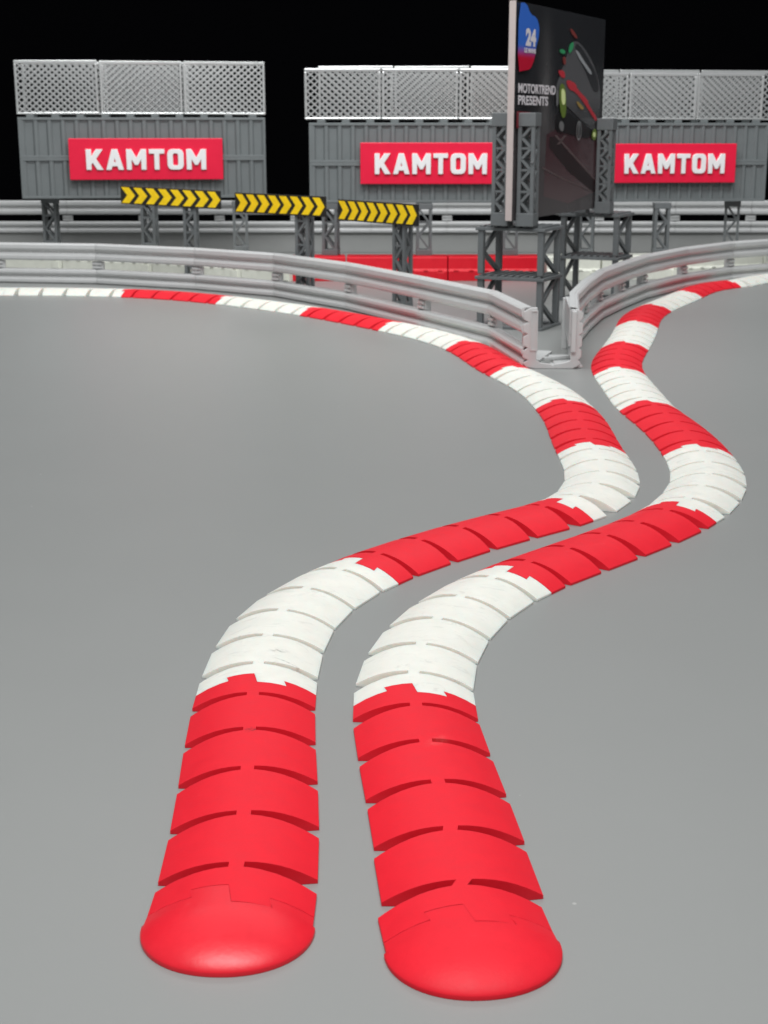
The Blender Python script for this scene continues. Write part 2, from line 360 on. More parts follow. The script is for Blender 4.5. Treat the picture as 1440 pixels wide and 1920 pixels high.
# ------------------------------------------------------------------ guardrails
UP_F = [(0.02, 1.20), (0.13, 1.195), (0.165, 1.16), (0.17, 1.06), (0.15, 1.02), (0.06, 0.96), (0.055, 0.93), (0.15, 0.87), (0.17, 0.83), (0.165, 0.75), (0.13, 0.70), (0.03, 0.69)]
LOW_F = [(0.02, 0.43), (0.13, 0.425), (0.165, 0.39), (0.17, 0.33), (0.15, 0.29), (0.06, 0.24), (0.055, 0.21), (0.15, 0.16), (0.17, 0.12), (0.165, 0.05), (0.13, 0.015), (0.03, 0.01)]
def closed(F):
    return F + [(o - 0.05, z + (0.012 if i < 2 else (-0.0 if i > len(F)-3 else 0))) for i, (o, z) in list(enumerate(F))[::-1]]
def rail(path, side, label, group, dz=0.0, name='guardrail', brackets=True):
    P = [Vector((x, y, 0)) for x, y in path]
    root = thing(name, label, 'guardrail', (P[0].x, P[0].y, 0), 0, group)
    dirs = [(P[i+1] - P[i]).normalized() for i in range(len(P) - 1)]
    def nrm(t): return Vector((-t.y, t.x, 0)) * side     # side +1: front is left of travel
    mit = []
    for i in range(len(P)):
        a = nrm(dirs[max(0, i-1)]); b = nrm(dirs[min(len(dirs)-1, i)])
        m_ = (a + b).normalized(); m_ = m_ / max(0.6, m_.dot(a)); mit.append(m_)
    b0 = P[0]
    for i in range(len(P) - 1):
        for nm, F in (('upper_beam', UP_F), ('lower_beam', LOW_F)):
            pr = closed(F); mb = MB(); n = len(pr); vs = []
            for e, q in ((0, i), (1, i + 1)):
                base = P[q] + dirs[i] * (0.007 if e == 0 else -0.007)
                for (o, z) in pr: vs.append((base.x + mit[q].x*o - b0.x, base.y + mit[q].y*o - b0.y, z + dz))
            fs = [(j, (j+1) % n, n + (j+1) % n, n + j) for j in range(n)]
            h = n // 2
            fs += [(j, j+1, n-2-j, n-1-j) for j in range(h - 1)] + [(n+j, 2*n-1-j, 2*n-2-j, n+j+1) for j in range(h - 1)]
            mb.add(vs, fs)
            mb.build(nm, M['rail'], root, smooth=True, ang=28)
        if brackets and i > 0:
            t = (dirs[i] + dirs[i-1]).normalized(); nn = nrm(t); c = P[i] - b0
            mb = MB()
            def bx(a0, a1, o0, o1, z0, z1):
                vs = []
                for z in (z0, z1):
                    for (a_, o_) in ((a0, o0), (a1, o0), (a1, o1), (a0, o1)):
                        p = c + t*a_ + nn*o_; vs.append((p.x, p.y, z + dz))
                mb.add(vs, [(0,3,2,1),(4,5,6,7),(0,1,5,4),(1,2,6,5),(2,3,7,6),(3,0,4,7)])
            bx(-0.19, 0.19, -0.05, 0.06, 0.445, 0.675)
            bx(-0.15, 0.15, 0.064, 0.115, 0.47, 0.53); bx(-0.15, 0.15, 0.064, 0.115, 0.58, 0.645); bx(-0.04, 0.04, 0.064, 0.10, 0.535, 0.575)
            mb.build('joint_bracket', M['rail'], root, bevel=0.012)
            mb = MB(); bx(-0.05, 0.05, -0.16, -0.055, 0.002 - dz, 1.1); mb.build('post', M['rail'], root, bevel=0.01)
    return root
rail([(2.86,28.75),(2.40,31.7),(0.95,34.8),(-0.87,38.47),(-2.98,41.49),(-5.45,43.38),(-8.67,45.0),(-11.81,45.5),(-15.5,45.7)], 1,
     'light grey guardrail curving behind the left kerb from the join to the left edge', 'guardrails')
rail([(3.66,28.75),(3.98,31.4),(4.62,34.1),(5.31,36.54),(6.21,38.78),(7.17,40.96),(8.79,43.58),(10.69,45.89),(12.6,47.3),(15.2,48.7)], -1,
     'light grey guardrail curving behind the right kerb from the join to the right edge', 'guardrails')
rail([(-20.6 + 2.874*i, 56.6) for i in range(16)], -1,
     'straight light grey guardrail along the far side, raised on a plain grey wall', 'guardrails', dz=0.735)
# wall under the far guardrail
mb = MB(); mb.box(-22, 22, 0, 0.12, 0.0, 0.735)
o = mb.build('low_wall', M['wallgrey'], bevel=0.02); o.location = (0, 56.6, 0)
tag(o, 'plain low grey wall under the far straight guardrail', 'wall')

# U shaped plate that joins the two guardrail ends
root = thing('rail_end_joiner', 'light grey U shaped plate joining the near ends of both guardrails', 'joiner', (3.3, 28.7, 0))
mb = MB()
lo = -0.56; ro = 0.57
def teeth(x, s, z0, z1): return [(x, z0), (x + s*0.0, z0)]
outer = [(-0.33, 0.0), (0.42, 0.0), (0.52, 0.05), (0.58, 0.12), (0.52, 0.17), (0.585, 0.23), (0.585, 0.37), (0.53, 0.40), (0.59, 0.45), (0.59, 0.62), (0.53, 0.66), (0.60, 0.72),
         (0.60, 0.88), (0.53, 0.93), (0.60, 1.0), (0.60, 1.10), (0.50, 1.16), (0.37, 1.17), (0.37, 0.16), (0.24, 0.115), (0.06, 0.09), (0.02, 0.055), (-0.02, 0.09), (-0.22, 0.115), (-0.30, 0.17), (-0.30, 1.20), (-0.42, 1.20), (-0.57, 1.12), (-0.57, 0.97),
         (-0.47, 0.92), (-0.57, 0.86), (-0.57, 0.73), (-0.48, 0.68), (-0.57, 0.62), (-0.57, 0.46), (-0.48, 0.41), (-0.57, 0.35), (-0.57, 0.22), (-0.47, 0.17), (-0.57, 0.11), (-0.5, 0.03)]
mb.prism([(x, z + 0.003) for x, z in outer], 'y', 0, 0.07)
mb.build('end_plate', M['rail'], root, bevel=0.012)
mb = MB(); mb.box(-0.43, -0.41, -0.03, -0.001, 0.36, 1.15); mb.box(-0.31, -0.29, -0.03, -0.001, 0.36, 1.15)
mb.box(-0.409, -0.311, -0.03, -0.001, 0.36, 0.385); mb.box(-0.409, -0.311, -0.03, -0.001, 1.125, 1.15)
mb.build('slot_rim', M['rail'], root)
mb = MB(); mb.box(0.37, 0.46, -0.09, -0.001, 0.34, 1.14); mb.build('side_flange', M['rail'], root, bevel=0.01)
mb = MB(); mb.box(0.10, 0.62, 0.071, 1.5, 0.005, 0.06); mb.box(0.02, 0.1, 0.071, 0.5, 0.005, 0.05)
mb.bar((-0.28, 0.9, 0.03), (0.10, 2.1, 0.03), 0.30, 0.05); mb.bar((-0.1, 0.6, 0.11), (0.55, 0.95, 0.11), 0.1, 0.06)
mb.build('base_frame', M['rail'], root, bevel=0.012)
mb = MB(); mb.bar((0.42, 0.075, 0.80), (0.60, 2.35, 0.80), 0.16, 0.72); mb.build('end_cover', M['rail'], root, bevel=0.02)
mb = MB(); mb.bar((-0.42, 0.075, 0.60), (-0.50, 0.5, 0.60), 0.10, 1.0); mb.build('end_cover', M['rail'], root, bevel=0.02)

# ------------------------------------------------------------------ water barriers
def barrier(x0, x1, y0, y1, m, label, h=0.74):
    a = Vector((x0, y0, 0)); b = Vector((x1, y1, 0)); ln = (b - a).length
    root = thing('road_barrier', label, 'barrier', a, math.atan2(b.y - a.y, b.x - a.x), 'low barriers in a row behind the guardrails')
    g = 0.015
    mb = MB(); pr = [(0.0, 0.0), (0.0, 0.30), (0.07, 0.36), (0.10, h - 0.03), (0.16, h), (0.95, h), (1.0, h-0.03), (1.03, 0.36), (1.1, 0.3), (1.1, 0)]
    mb.prism(pr, 'x', g, ln - g); n = max(2, int(ln / 0.42))
    for i in range(n):
        x = g + (ln - 2*g) * (i + 0.5) / n
        mb.box(x - 0.07, x + 0.07, -0.03, 0.075, 0.30, 0.345)
    mb.build('body', m, root, bevel=0.012)
    mb = MB(); mb.box(ln - 0.34, ln - 0.10, -0.055, -0.002, 0.03, 0.27); mb.build('coupling', m, root, bevel=0.012)
    return root
bj = [(-16.4, 51.6), (-13.6, 50.6), (-10.81, 49.74), (-7.59, 48.43), (-4.5, 46.5), (-2.9, 45.6)]
lbl = ['outermost low white barrier at the far left, beyond the frame edge', 'low white barrier at the left edge, seen through the guardrail gap', 'low white barrier seen under the chevron board farthest left',
       'low white barrier behind the guardrail between the first and second lattice posts', 'short white barrier touching the red barriers']
for i in range(5): barrier(*(bj[i][0], bj[i+1][0], bj[i][1], bj[i+1][1]), M['barwhite'], lbl[i])
rj = [(-2.84, 45.75), (-1.17, 45.84), (1.98, 45.84), (4.85, 45.9)]
rl = ['short red barrier next to the white barriers', 'long red barrier behind the chevron board post', 'red barrier seen between the legs of the near scaffold stand']
for i in range(3): barrier(rj[i][0], rj[i+1][0], rj[i][1], rj[i+1][1], M['barred'], rl[i])
wj = [(5.0, 45.95), (6.75, 46.0), (9.4, 46.6), (12.3, 47.9), (15.0, 49.4)]
wl = ['white barrier right beside the far scaffold stand', 'white barrier behind the right guardrail under the right container stack', 'white barrier seen through the right guardrail near the right edge', 'last white barrier at the right edge behind the guardrail']
for i in range(4): barrier(wj[i][0]+0.05, wj[i+1][0], wj[i][1], wj[i+1][1], M['barwhite'], wl[i])

# ------------------------------------------------------------------ lattice columns
def lattice(w_, d_, z0, z1, cap=0.18, c=0.085, n=None, X=False):
    """square lattice column with corner chords and zigzag webs on all four faces; returns (chords+webs, caps)"""
    m1 = MB(); hx, hy = w_/2, d_/2
    for sx in (-1, 1):
        for sy in (-1, 1):
            x = sx*(hx - c/2); y = sy*(hy - c/2)
            m1.box(x - c/2, x + c/2, y - c/2, y + c/2, z0 + cap, z1 - cap)
    H_ = z1 - z0 - 2*cap; n = n or max(2, round(H_ / (w_ * 0.8)))
    wb = 0.06
    for face in range(4):
        for i in range(n):
            za = z0 + cap + H_*i/n; zb = z0 + cap + H_*(i+1)/n
            s = 1 if i % 2 else -1
            if face == 0: a, b = (-s*(hx-c), -hy + wb*0.7, za), (s*(hx-c), -hy + wb*0.7, zb)
            elif face == 1: a, b = (-s*(hx-c), hy - wb*0.7, za), (s*(hx-c), hy - wb*0.7, zb)
            elif face == 2: a, b = (-hx + wb*0.7, -s*(hy-c), za), (-hx + wb*0.7, s*(hy-c), zb)
            else: a, b = (hx - wb*0.7, -s*(hy-c), za), (hx - wb*0.7, s*(hy-c), zb)
            m1.bar(a, b, wb, wb, up=(0, 1, 0) if face < 2 else (1, 0, 0))
            if i % 2 == 0 and i > 0 and face < 2:
                y = (-hy + wb*0.7) if face == 0 else (hy - wb*0.7)
                m1.bar((-(hx-c), y, za), ((hx-c), y, za), wb*0.8)
    m2 = MB(); m3 = MB()
    m2.box(-hx-0.01, hx+0.01, -hy-0.01, hy+0.01, z0, z0 + cap + 0.001); m3.box(-hx-0.02, hx+0.02, -hy-0.02, hy+0.02, z1 - cap - 0.001, z1)
    return m1, m2, m3
def column(x, y, z0, z1, label, group, rz=0.0, name='lattice_column', w_=0.42, extra=None):
    r = thing(name, label, 'lattice column', (x, y, z0), rz, group)
    a, b, c = lattice(w_, w_*0.8, 0, z1 - z0)
    a.build('lattice', M['dark'], r); b.build('base_cap', M['dark'], r, bevel=0.015); c.build('top_cap', M['dark'], r, bevel=0.015)
    return r
ctop = 2.27
LZ = 0.742
col_spots = [(-11.25, 50.45, 'left column under the left container stack'), (-7.75, 49.35, 'middle column under the left container stack'), (-4.62, 48.0, 'right column under the left container stack'),
             (-1.66, 46.6, 'left column under the middle container stack'), (1.25, 46.6, 'middle column under the middle container stack'), (3.95, 46.6, 'right column under the middle container stack, behind the scaffold stand'),
             (6.35, 46.75, 'left column under the right container stack, behind the far scaffold'), (8.72, 46.95, 'middle column under the right container stack'), (11.25, 48.3, 'right column under the right container stack')]
for x, y, s in col_spots:
    z1 = {True: 2.33, False: 2.33}[x < -3]
    column(x, y, LZ, z1, 'dark grey lattice column, ' + s, 'lattice columns holding up the containers', rz=random.uniform(-0.25, 0.25), w_=0.48)

# ------------------------------------------------------------------ containers
def container(x0, y0, x1, y1, z0, z1, n, label, top):
    a = Vector((x0, y0, 0)); b = Vector((x1, y1, 0)); ln = (b-a).length; D = 1.15; h = z1 - z0
    r = thing('container', label, 'container', (x0, y0, z0), math.atan2(y1-y0, x1-x0), 'grey ribbed containers in stacks')
    mb = MB(); mb.box(0.04, ln-0.04, 0.09, D-0.09, 0.02, h-0.02); mb.build('core', M['cont'], r)
    mb = MB(); f = 0.085
    for y in (0.0, D-0.07):
        mb.box(0, ln, y, y+0.07, 0, f); mb.box(0, ln, y, y+0.07, h-f, h)
    for x in (0, ln-0.08):
        for y in (0.0, D-0.07): mb.box(x, x+0.08, y, y+0.07, f+0.001, h-f-0.001)
        mb.box(x, x+0.08, 0.071, D-0.071, 0, f); mb.box(x, x+0.08, 0.071, D-0.071, h-f, h)
    mb.build('frame', M['cont'], r, bevel=0.01)
    for y, s in ((0.018, 1), (D-0.018, -1)):
        mb = MB(); p = (ln - 0.16) / n; poly = []
        for i in range(n):
            x = 0.08 + i*p
            yy = lambda o: y + s*o
            poly += [(x, yy(0.0)), (x + p*0.20, yy(0.0)), (x + p*0.34, yy(0.062)), (x + p*0.86, yy(0.062))]
        poly.append((ln-0.08, yy(0.0)))
        k = len(poly)
        mb.add([(q[0], q[1], f) for q in poly] + [(q[0], q[1], h-f) for q in poly], [(i, i+1, k+i+1, k+i) for i in range(k-1)])
        nf = len(mb.f)
        for i in range(n):   # dark blocks in each recess: shade under the top rail put into colour
            x = 0.08 + i*p + p*0.36; ya, yb = sorted((y + s*0.035, y + s*0.062)); mb.box(x, x + p*0.48, ya, yb, h - f - 0.06, h - f - 0.004)
        wo = mb.build('corrugated_wall', M['cont'], r); wo.data.materials.append(M['dark'])
        for pi in range(nf, len(wo.data.polygons)): wo.data.polygons[pi].material_index = 1
    if top:
        mb = MB(); k = max(2, int(ln/0.75))
        for i in range(k):
            x = (i+0.5)*ln/k
            for y in (0.03, D-0.16):
                mb = MB(); mb.box(x-0.12, x+0.12, y, y+0.13, h, h+0.09); mb.build('top_lug', M['cont'], r, bevel=0.01)
stacks = [('left', -11.88, 49.2, -3.93, 50.2, 2.345, 4.93, 18), ('middle', -2.30, 46.4, 5.22, 46.5, 2.345, 4.75, 18), ('right', 5.42, 46.9, 12.1, 47.6, 2.345, 4.75, 19)]
for nm, x0, y0, x1, y1, z0, z1, n in stacks:
    zm = z0 + (z1-z0)*0.50
    container(x0, y0, x1, y1, zm+0.002, z1, n, 'upper slate grey ribbed container of the %s stack, behind the red sign' % nm, True)
    container(x0, y0, x1, y1, z0, zm, n, 'lower slate grey ribbed container of the %s stack, on lattice columns' % nm, False)

# ------------------------------------------------------------------ mesh fences on the stacks
def clip_line(x0, z0, dx, dz, W, H_):
    ts = []
    t0, t1 = -1e9, 1e9
    for p, d, lo_, hi_ in ((x0, dx, 0, W), (z0, dz, 0, H_)):
        a = (lo_-p)/d; b = (hi_-p)/d
        if a > b: a, b = b, a
        t0 = max(t0, a); t1 = min(t1, b)
    return (t0, t1) if t1 > t0 + 0.02 else None
def fence_mesh(W, H_):
    fr = MB(); r = 0.055
    fr.box(0, W, -0.05, 0.05, H_-0.10, H_); fr.box(0, W, -0.04, 0.04, 0, 0.06)
    fr.box(0, 0.075, -0.04, 0.04, 0.061, H_-0.101); fr.box(W-0.075, W, -0.04, 0.04, 0.061, H_-0.101)
    ms = MB(); s = 0.225; w2, h2 = W-0.15, H_-0.16; sl = 0.86
    for dirn in (1, -1):
        k = -int(h2/s/sl) - 2
        while k*s < w2 + h2/sl + 1:
            x0 = k*s if dirn == 1 else k*s
            c = clip_line(x0, 0, 1.0*dirn, sl, w2, h2)
            if c:
                a = (0.075 + x0 + dirn*c[0], 0.013*dirn, 0.061 + sl*c[0]); b = (0.075 + x0 + dirn*c[1], 0.013*dirn, 0.061 + sl*c[1])
                ms.bar(a, b, 0.042, 0.03, up=(0, 1, 0))
            k += 1
    return fr, ms
fproto = {}
def fence_panel(W, H_, x, y, z, rz, label, rx=0.0):
    key = (round(W, 2), round(H_, 2))
    r = thing('mesh_fence_panel', label, 'fence panel', (x, y, z), rz, 'silver wire mesh panels on the container stacks')
    r.rotation_euler = (rx + random.uniform(-0.03, 0.03), random.uniform(-0.006, 0.006), rz + random.uniform(-0.02, 0.02))
    if key not in fproto:
        a, b = fence_mesh(W, H_)
        fo = a.build('frame', M['silver'], r, bevel=0.018); mo = b.build('wire_mesh', M['silver'], r)
        fproto[key] = (fo, mo)
    else:
        for q in fproto[key]:
            c = q.copy(); col.objects.link(c); c.parent = r
    return r
side3 = ['left', 'middle', 'right']
def along(x0, y0, x1, y1, s, off):
    t = Vector((x1-x0, y1-y0)).normalized(); n = Vector((-t.y, t.x)); return x0 + t.x*s + n.x*off, y0 + t.y*s + n.y*off, math.atan2(t.y, t.x)
nm, x0, y0, x1, y1, z0, z1, n = stacks[0]
for i in range(3):
    X, Y, a = along(x0, y0, x1, y1, -0.02 + i*2.70, 0.10); fence_panel(2.64, 1.68, X, Y, z1+0.095, a, 'front %s silver mesh panel on top of the left container stack' % ['left', 'centre', 'right'][i])
    X, Y, a = along(x0, y0, x1, y1, 0.12 + i*2.66, 1.0); fence_panel(2.64, 1.68, X, Y, z1+0.095, a, 'rear %s silver mesh panel on top of the left container stack' % ['left', 'centre', 'right'][i])
nm, x0, y0, x1, y1, z0, z1, n = stacks[1]
for i in range(3):
    X, Y, a = along(x0, y0, x1, y1, 0.28 + i*2.36, 1.0); fence_panel(2.32, 1.60, X, Y, z1+0.095, a, 'rear taller %s silver mesh panel on the middle container stack' % ['left', 'centre', 'right'][i])
    X, Y, a = along(x0, y0, x1, y1, -0.12 + i*2.36, 0.10); fence_panel(2.32, 1.50, X, Y, z1+0.095, a, 'front %s silver mesh panel on the middle container stack' % ['left', 'centre', 'right'][i], rx=0)
nm, x0, y0, x1, y1, z0, z1, n = stacks[2]
for i in range(3):
    X, Y, a = along(x0, y0, x1, y1, -0.5 + i*2.62 - (0 if i < 2 else 0.0), 1.0); fence_panel(2.58, 1.52, X, Y, z1+0.095, a, 'rear %s silver mesh panel on the right container stack' % ['left', 'centre', 'right'][i])
    X, Y, a = along(x0, y0, x1, y1, 0.05 + i*2.16, 0.10); fence_panel(2.12, 1.40, X, Y, z1+0.095, a, 'front lower %s silver mesh panel on the right container stack' % ['left', 'centre', 'right'][i])

# ------------------------------------------------------------------ lettering
GL = {
 'K': (0.74, [[(0,0),(0,1),(.20,1),(.20,.60),(.46,1),(.72,1),(.42,.54),(.74,0),(.49,0),(.28,.37),(.20,.27),(.20,0)]]),
 'A': (0.78, [[(0,0),(.28,1),(.50,1),(.78,0),(.57,0),(.52,.18),(.26,.18),(.21,0)], [(.315,.36),(.39,.66),(.465,.36)]]),
 'M': (0.88, [[(0,0),(0,1),(.20,1),(.44,.55),(.68,1),(.88,1),(.88,0),(.68,0),(.68,.58),(.50,.24),(.38,.24),(.20,.58),(.20,0)]]),
 'T': (0.68, [[(0,1),(.68,1),(.68,.81),(.44,.81),(.44,0),(.24,0),(.24,.81),(0,.81)]]),
 'O': (0.72, [[(.20,0),(.07,.05),(0,.2),(0,.8),(.07,.95),(.20,1),(.52,1),(.65,.95),(.72,.8),(.72,.2),(.65,.05),(.52,0)],
              [(.28,.18),(.44,.18),(.50,.25),(.50,.75),(.44,.82),(.28,.82),(.22,.75),(.22,.25)]]),
}
def word(txt, h, gap, ext, bevel):
    cu = bpy.data.curves.new('word', 'CURVE'); cu.dimensions = '2D'; cu.fill_mode = 'BOTH'; cu.extrude = ext; cu.bevel_depth = bevel; cu.bevel_resolution = 2
    x = 0
    for ch in txt:
        wd, polys = GL[ch]
        for p in polys:
            s = cu.splines.new('POLY'); s.points.add(len(p)-1)
            for i, (a, b) in enumerate(p): s.points[i].co = ((x+a)*h, b*h, 0, 1)
            s.use_cyclic_u = True
        x += wd + gap
    o = bpy.data.objects.new('tmp_word', cu); col.objects.link(o)
    bpy.context.view_layer.update()
    me = bpy.data.meshes.new_from_object(o.evaluated_get(bpy.context.evaluated_depsgraph_get()))
    bpy.data.objects.remove(o); 
    return me, (x-gap)*h
def text_mesh(txt, size, width, ext=0.003, offset=0.0):
    cu = bpy.data.curves.new('txt', 'FONT'); cu.body = txt; cu.size = size; cu.extrude = ext; cu.offset = offset
    o = bpy.data.objects.new('tmp_txt', cu); col.objects.link(o); bpy.context.view_layer.update()
    me = bpy.data.meshes.new_from_object(o.evaluated_get(bpy.context.evaluated_depsgraph_get())); bpy.data.objects.remove(o)
    xs = [v.co.x for v in me.vertices]; x0, x1 = min(xs), max(xs)
    ys = [v.co.y for v in me.vertices]; yb, yt = min(ys), max(ys)
    for v in me.vertices: v.co.x = (v.co.x - x0) * width / (x1 - x0); v.co.y = (v.co.y - yb) * size / (yt - yb)
    return me
def sign(x0, y0, x1, y1, zc, h, lh, tw, label):
    ln = math.hypot(x1-x0, y1-y0)
    r = thing('name_board', label, 'sign', (x0, y0, zc - h/2), math.atan2(y1-y0, x1-x0), 'red boards with white lettering')
    mb = MB(); mb.box(0, ln, -0.13, 0.0, 0, h); mb.build('board', M['signred'], r, bevel=0.02)
    me, wd = word('KAMTOM', lh*0.96, 0.17, 0.03, 0.013)
    me.materials.append(M['letter'])
    o = bpy.data.objects.new('lettering', me); col.objects.link(o); o.parent = r
    o.scale = (tw/wd, 1, 1); o.rotation_euler = (math.pi/2, 0, 0); o.location = ((ln-tw)/2, -0.165, (h-lh)/2)
sign(-10.28, 49.27, -5.33, 49.89, 3.61, 1.32, 0.66, 3.86, 'crimson board with white lettering on the left container stack')
sign(-0.73, 46.35, 3.60, 46.40, 3.545, 1.24, 0.62, 3.42, 'crimson board with white lettering on the middle container stack')
sign(7.08, 46.98, 11.02, 47.38, 3.53, 1.19, 0.60, 3.18, 'crimson board with white lettering on the right container stack')

# ------------------------------------------------------------------ chevron boards on posts
def chevron(x0, y0, z0, x1, y1, z1, h, px, label):
    a = Vector((x0, y0, 0)); b = Vector((x1, y1, 0)); ln = (b-a).length; ang = math.atan2(y1-y0, x1-x0)
    r = thing('chevron_sign', label, 'chevron sign', (x0, y0, 0), ang, 'yellow and black chevron signs')
    sl = (z1 - z0) / ln
    mb = MB()
    mb.add([(0,-0.08,z0-h),(ln,-0.08,z1-h),(ln,0,z1-h),(0,0,z0-h),(0,-0.08,z0),(ln,-0.08,z1),(ln,0,z1),(0,0,z0)],
           [(0,3,2,1),(4,5,6,7),(0,1,5,4),(1,2,6,5),(2,3,7,6),(3,0,4,7)])
    mb.build('board', M['black'], r, bevel=0.01)
    mb = MB(); n = 8; p = (ln - 0.06) / n
    for i in range(n):
        x = 0.03 + i*p; w_ = p*0.62
        pts = [(x, 0.93), (x + w_, 0.93), (x + p*1.12, 0.5), (x + w_, 0.07), (x, 0.07), (x + p*0.48, 0.5)]
        pts = [(min(q[0], ln-0.01), z0 + sl*q[0] - h + h*q[1]) for q in pts]
        mb.prism(pts, 'y', -0.092, -0.081)
    mb.build('chevron_marking', M['yellow'], r)
    a_, c_, e_ = lattice(0.42, 0.34, 0, z0 + sl*px - h*0.35)
    for m_, nm_, bv in ((a_, 'lattice_post', 0), (c_, 'post_foot', 0.015), (e_, 'post_cap', 0.015)):
        m_.v = [(q[0] + px, q[1] + 0.175 + 0.002, q[2] + 0.002) for q in m_.v]; m_.build(nm_, M['dark'], r, bevel=bv)
chevron(-8.19, 46.75, 2.86, -5.03, 46.3, 2.72, 0.555, 2.16, 'chevron sign farthest left, in front of the left container stack')
chevron(-4.14, 42.0, 2.85, -1.56, 40.6, 2.80, 0.545, 2.12, 'middle chevron sign, in front of the dark gap between container stacks')
chevron(-1.18, 40.0, 2.76, 0.90, 38.2, 2.71, 0.55, 2.05, 'chevron sign farthest right, its post in front of a red barrier')

# ------------------------------------------------------------------ scaffold stands and the big poster
d = Vector((0.429, 0.903, 0)); nrm = Vector((0.903, -0.429, 0)); ANG = math.atan2(nrm.y, nrm.x)   # local x = across the poster, local y = along it
def stand(corner, label, W=1.62, D=1.3, dz=0.0):
    r = thing('scaffold_stand', label, 'stand', corner, ANG, 'dark scaffold stands under the poster')
    for sx in (0, 1):
        x = sx * (W - 0.14)
        for (za, zb) in ((0.07, 1.14), (1.27, 2.28)):
            mb = MB()
            mb.box(x, x+0.14, 0, 0.15, za, zb); mb.box(x, x+0.14, D-0.15, D, za, zb)
            n = 2; hh = (zb-za)/n
            for i in range(n):
                s = 1 if i % 2 else -1
                y0_, y1_ = (0.15, D-0.15) if s > 0 else (D-0.15, 0.15)
                mb.bar((x+0.07, y0_, za + i*hh), (x+0.07, y1_, za + (i+1)*hh), 0.11, 0.09, up=(1, 0, 0))
            mb.build('leg_panel', M['dark'], r, bevel=0.012)
    mb = MB(); mb.box(-0.04, W+0.04, -0.03, 0.16, 0.0, 0.069); mb.box(-0.04, W+0.04, D-0.16, D+0.03, 0, 0.069)
    mb.box(-0.04, 0.16, 0.161, D-0.161, 0, 0.069); mb.box(W-0.16, W+0.04, 0.161, D-0.161, 0, 0.069); mb.build('foot_frame', M['dark'], r, bevel=0.012)
    for nm_, z in (('shelf', 1.141), ('platform', 2.281)):
        mb = MB(); mb.box(-0.05, W+0.05, -0.04, D+0.04, z, z+0.075)
        k = 9
        for i in range(k): 
            x = W*(i+0.5)/k; mb.box(x-0.05, x+0.05, 0.0, D, z+0.076, z+0.115)
        mb.build(nm_, M['dark'], r, bevel=0.01)
    return r
c1 = Vector((2.20, 34.92, 0)); c2 = Vector((4.80, 40.55, 0))
stand(c1, 'near dark grey scaffold stand beside the guardrail join')
stand(c2, 'far dark grey scaffold stand behind, under the far end of the poster')
PB = 2.402
pc = Vector((2.98, 34.30, 0))          # near bottom corner of the printed face
UT = 4.93
def upright(base, dn, dd, z1, label):
    p = base + nrm*dn + d*dd
    r = thing('lattice_upright', label, 'lattice column', (p.x, p.y, PB), ANG, 'dark lattice uprights gripping the poster')
    a_, b_, e_ = lattice(0.40, 0.36, 0, z1 - PB, cap=0.30, n=8)
    a_.build('lattice', M['dark'], r); b_.build('base_cap', M['dark'], r, bevel=0.015); e_.build('top_cap', M['dark'], r, bevel=0.015)
    mb = MB(); mb.tube((0.16, -0.185, 1.45), (0.16, -0.215, 1.45), 0.035, 12); mb.build('bolt', M['bolt'], r)
upright(pc, 0.245, 0.22, UT, 'lattice upright in front of the printed face at its near edge')
upright(pc, -0.375, 0.22, UT, 'lattice upright behind the poster at its near edge')
upright(pc + d*6.0, 0.245, 0.18, 4.84, 'lattice upright in front of the printed face at its far edge')
upright(pc + d*6.0, -0.415, 0.18, 4.84, 'lattice upright behind the poster at its far edge')

# poster: local x runs along d (u), z is height, printed face towards local -y
root = thing('poster_board', 'tall dark printed poster board seen at a slant between scaffold uprights', 'poster', (pc.x, pc.y, 0), math.atan2(d.y, d.x))
U0, U1, V0, V1 = -0.12, 6.5, 2.53, 7.32
mb = MB(); mb.box(U0, U1, 0.006, 0.17, V0, V1); mb.build('foam_board', M['foam'], root, bevel=0.01)
def grad(name, c0, c1, a, b, axis='Z', rough=0.35, extra=0.0):
    """printed colour that runs from c0 to c1 along the sheet"""
    m = bpy.data.materials.new(name); m.use_nodes = True; N = m.node_tree.nodes; K = m.node_tree.links; bs = N['Principled BSDF']
    bs.inputs['Roughness'].default_value = 0.24; bs.inputs['Specular IOR Level'].default_value = 0.6
    tc = N.new('ShaderNodeTexCoord'); sp = N.new('ShaderNodeSeparateXYZ'); K.new(tc.outputs['Object'], sp.inputs[0])
    n = N.new('ShaderNodeTexNoise'); n.inputs['Scale'].default_value = 1.4; n.inputs['Detail'].default_value = 5; K.new(tc.outputs['Object'], n.inputs['Vector'])
    ad = N.new('ShaderNodeMath'); ad.operation = 'MULTIPLY_ADD'; ad.inputs[1].default_value = extra; K.new(n.outputs['Fac'], ad.inputs[0]); K.new(sp.outputs[axis], ad.inputs[2])
    mr = N.new('ShaderNodeMapRange'); mr.inputs[1].default_value = a; mr.inputs[2].default_value = b; mr.interpolation_type = 'SMOOTHSTEP'; K.new(ad.outputs[0], mr.inputs[0])
    mx = N.new('ShaderNodeMix'); mx.data_type = 'RGBA'; mx.inputs[6].default_value = (*c0, 1); mx.inputs[7].default_value = (*c1, 1)
    K.new(mr.outputs[0], mx.inputs[0]); K.new(mx.outputs[2], bs.inputs['Base Color'])
    return m
sheet = grad('poster_night_print', (0.085, 0.076, 0.077), (0.026, 0.027, 0.030), 4.4, 6.2, extra=1.6)
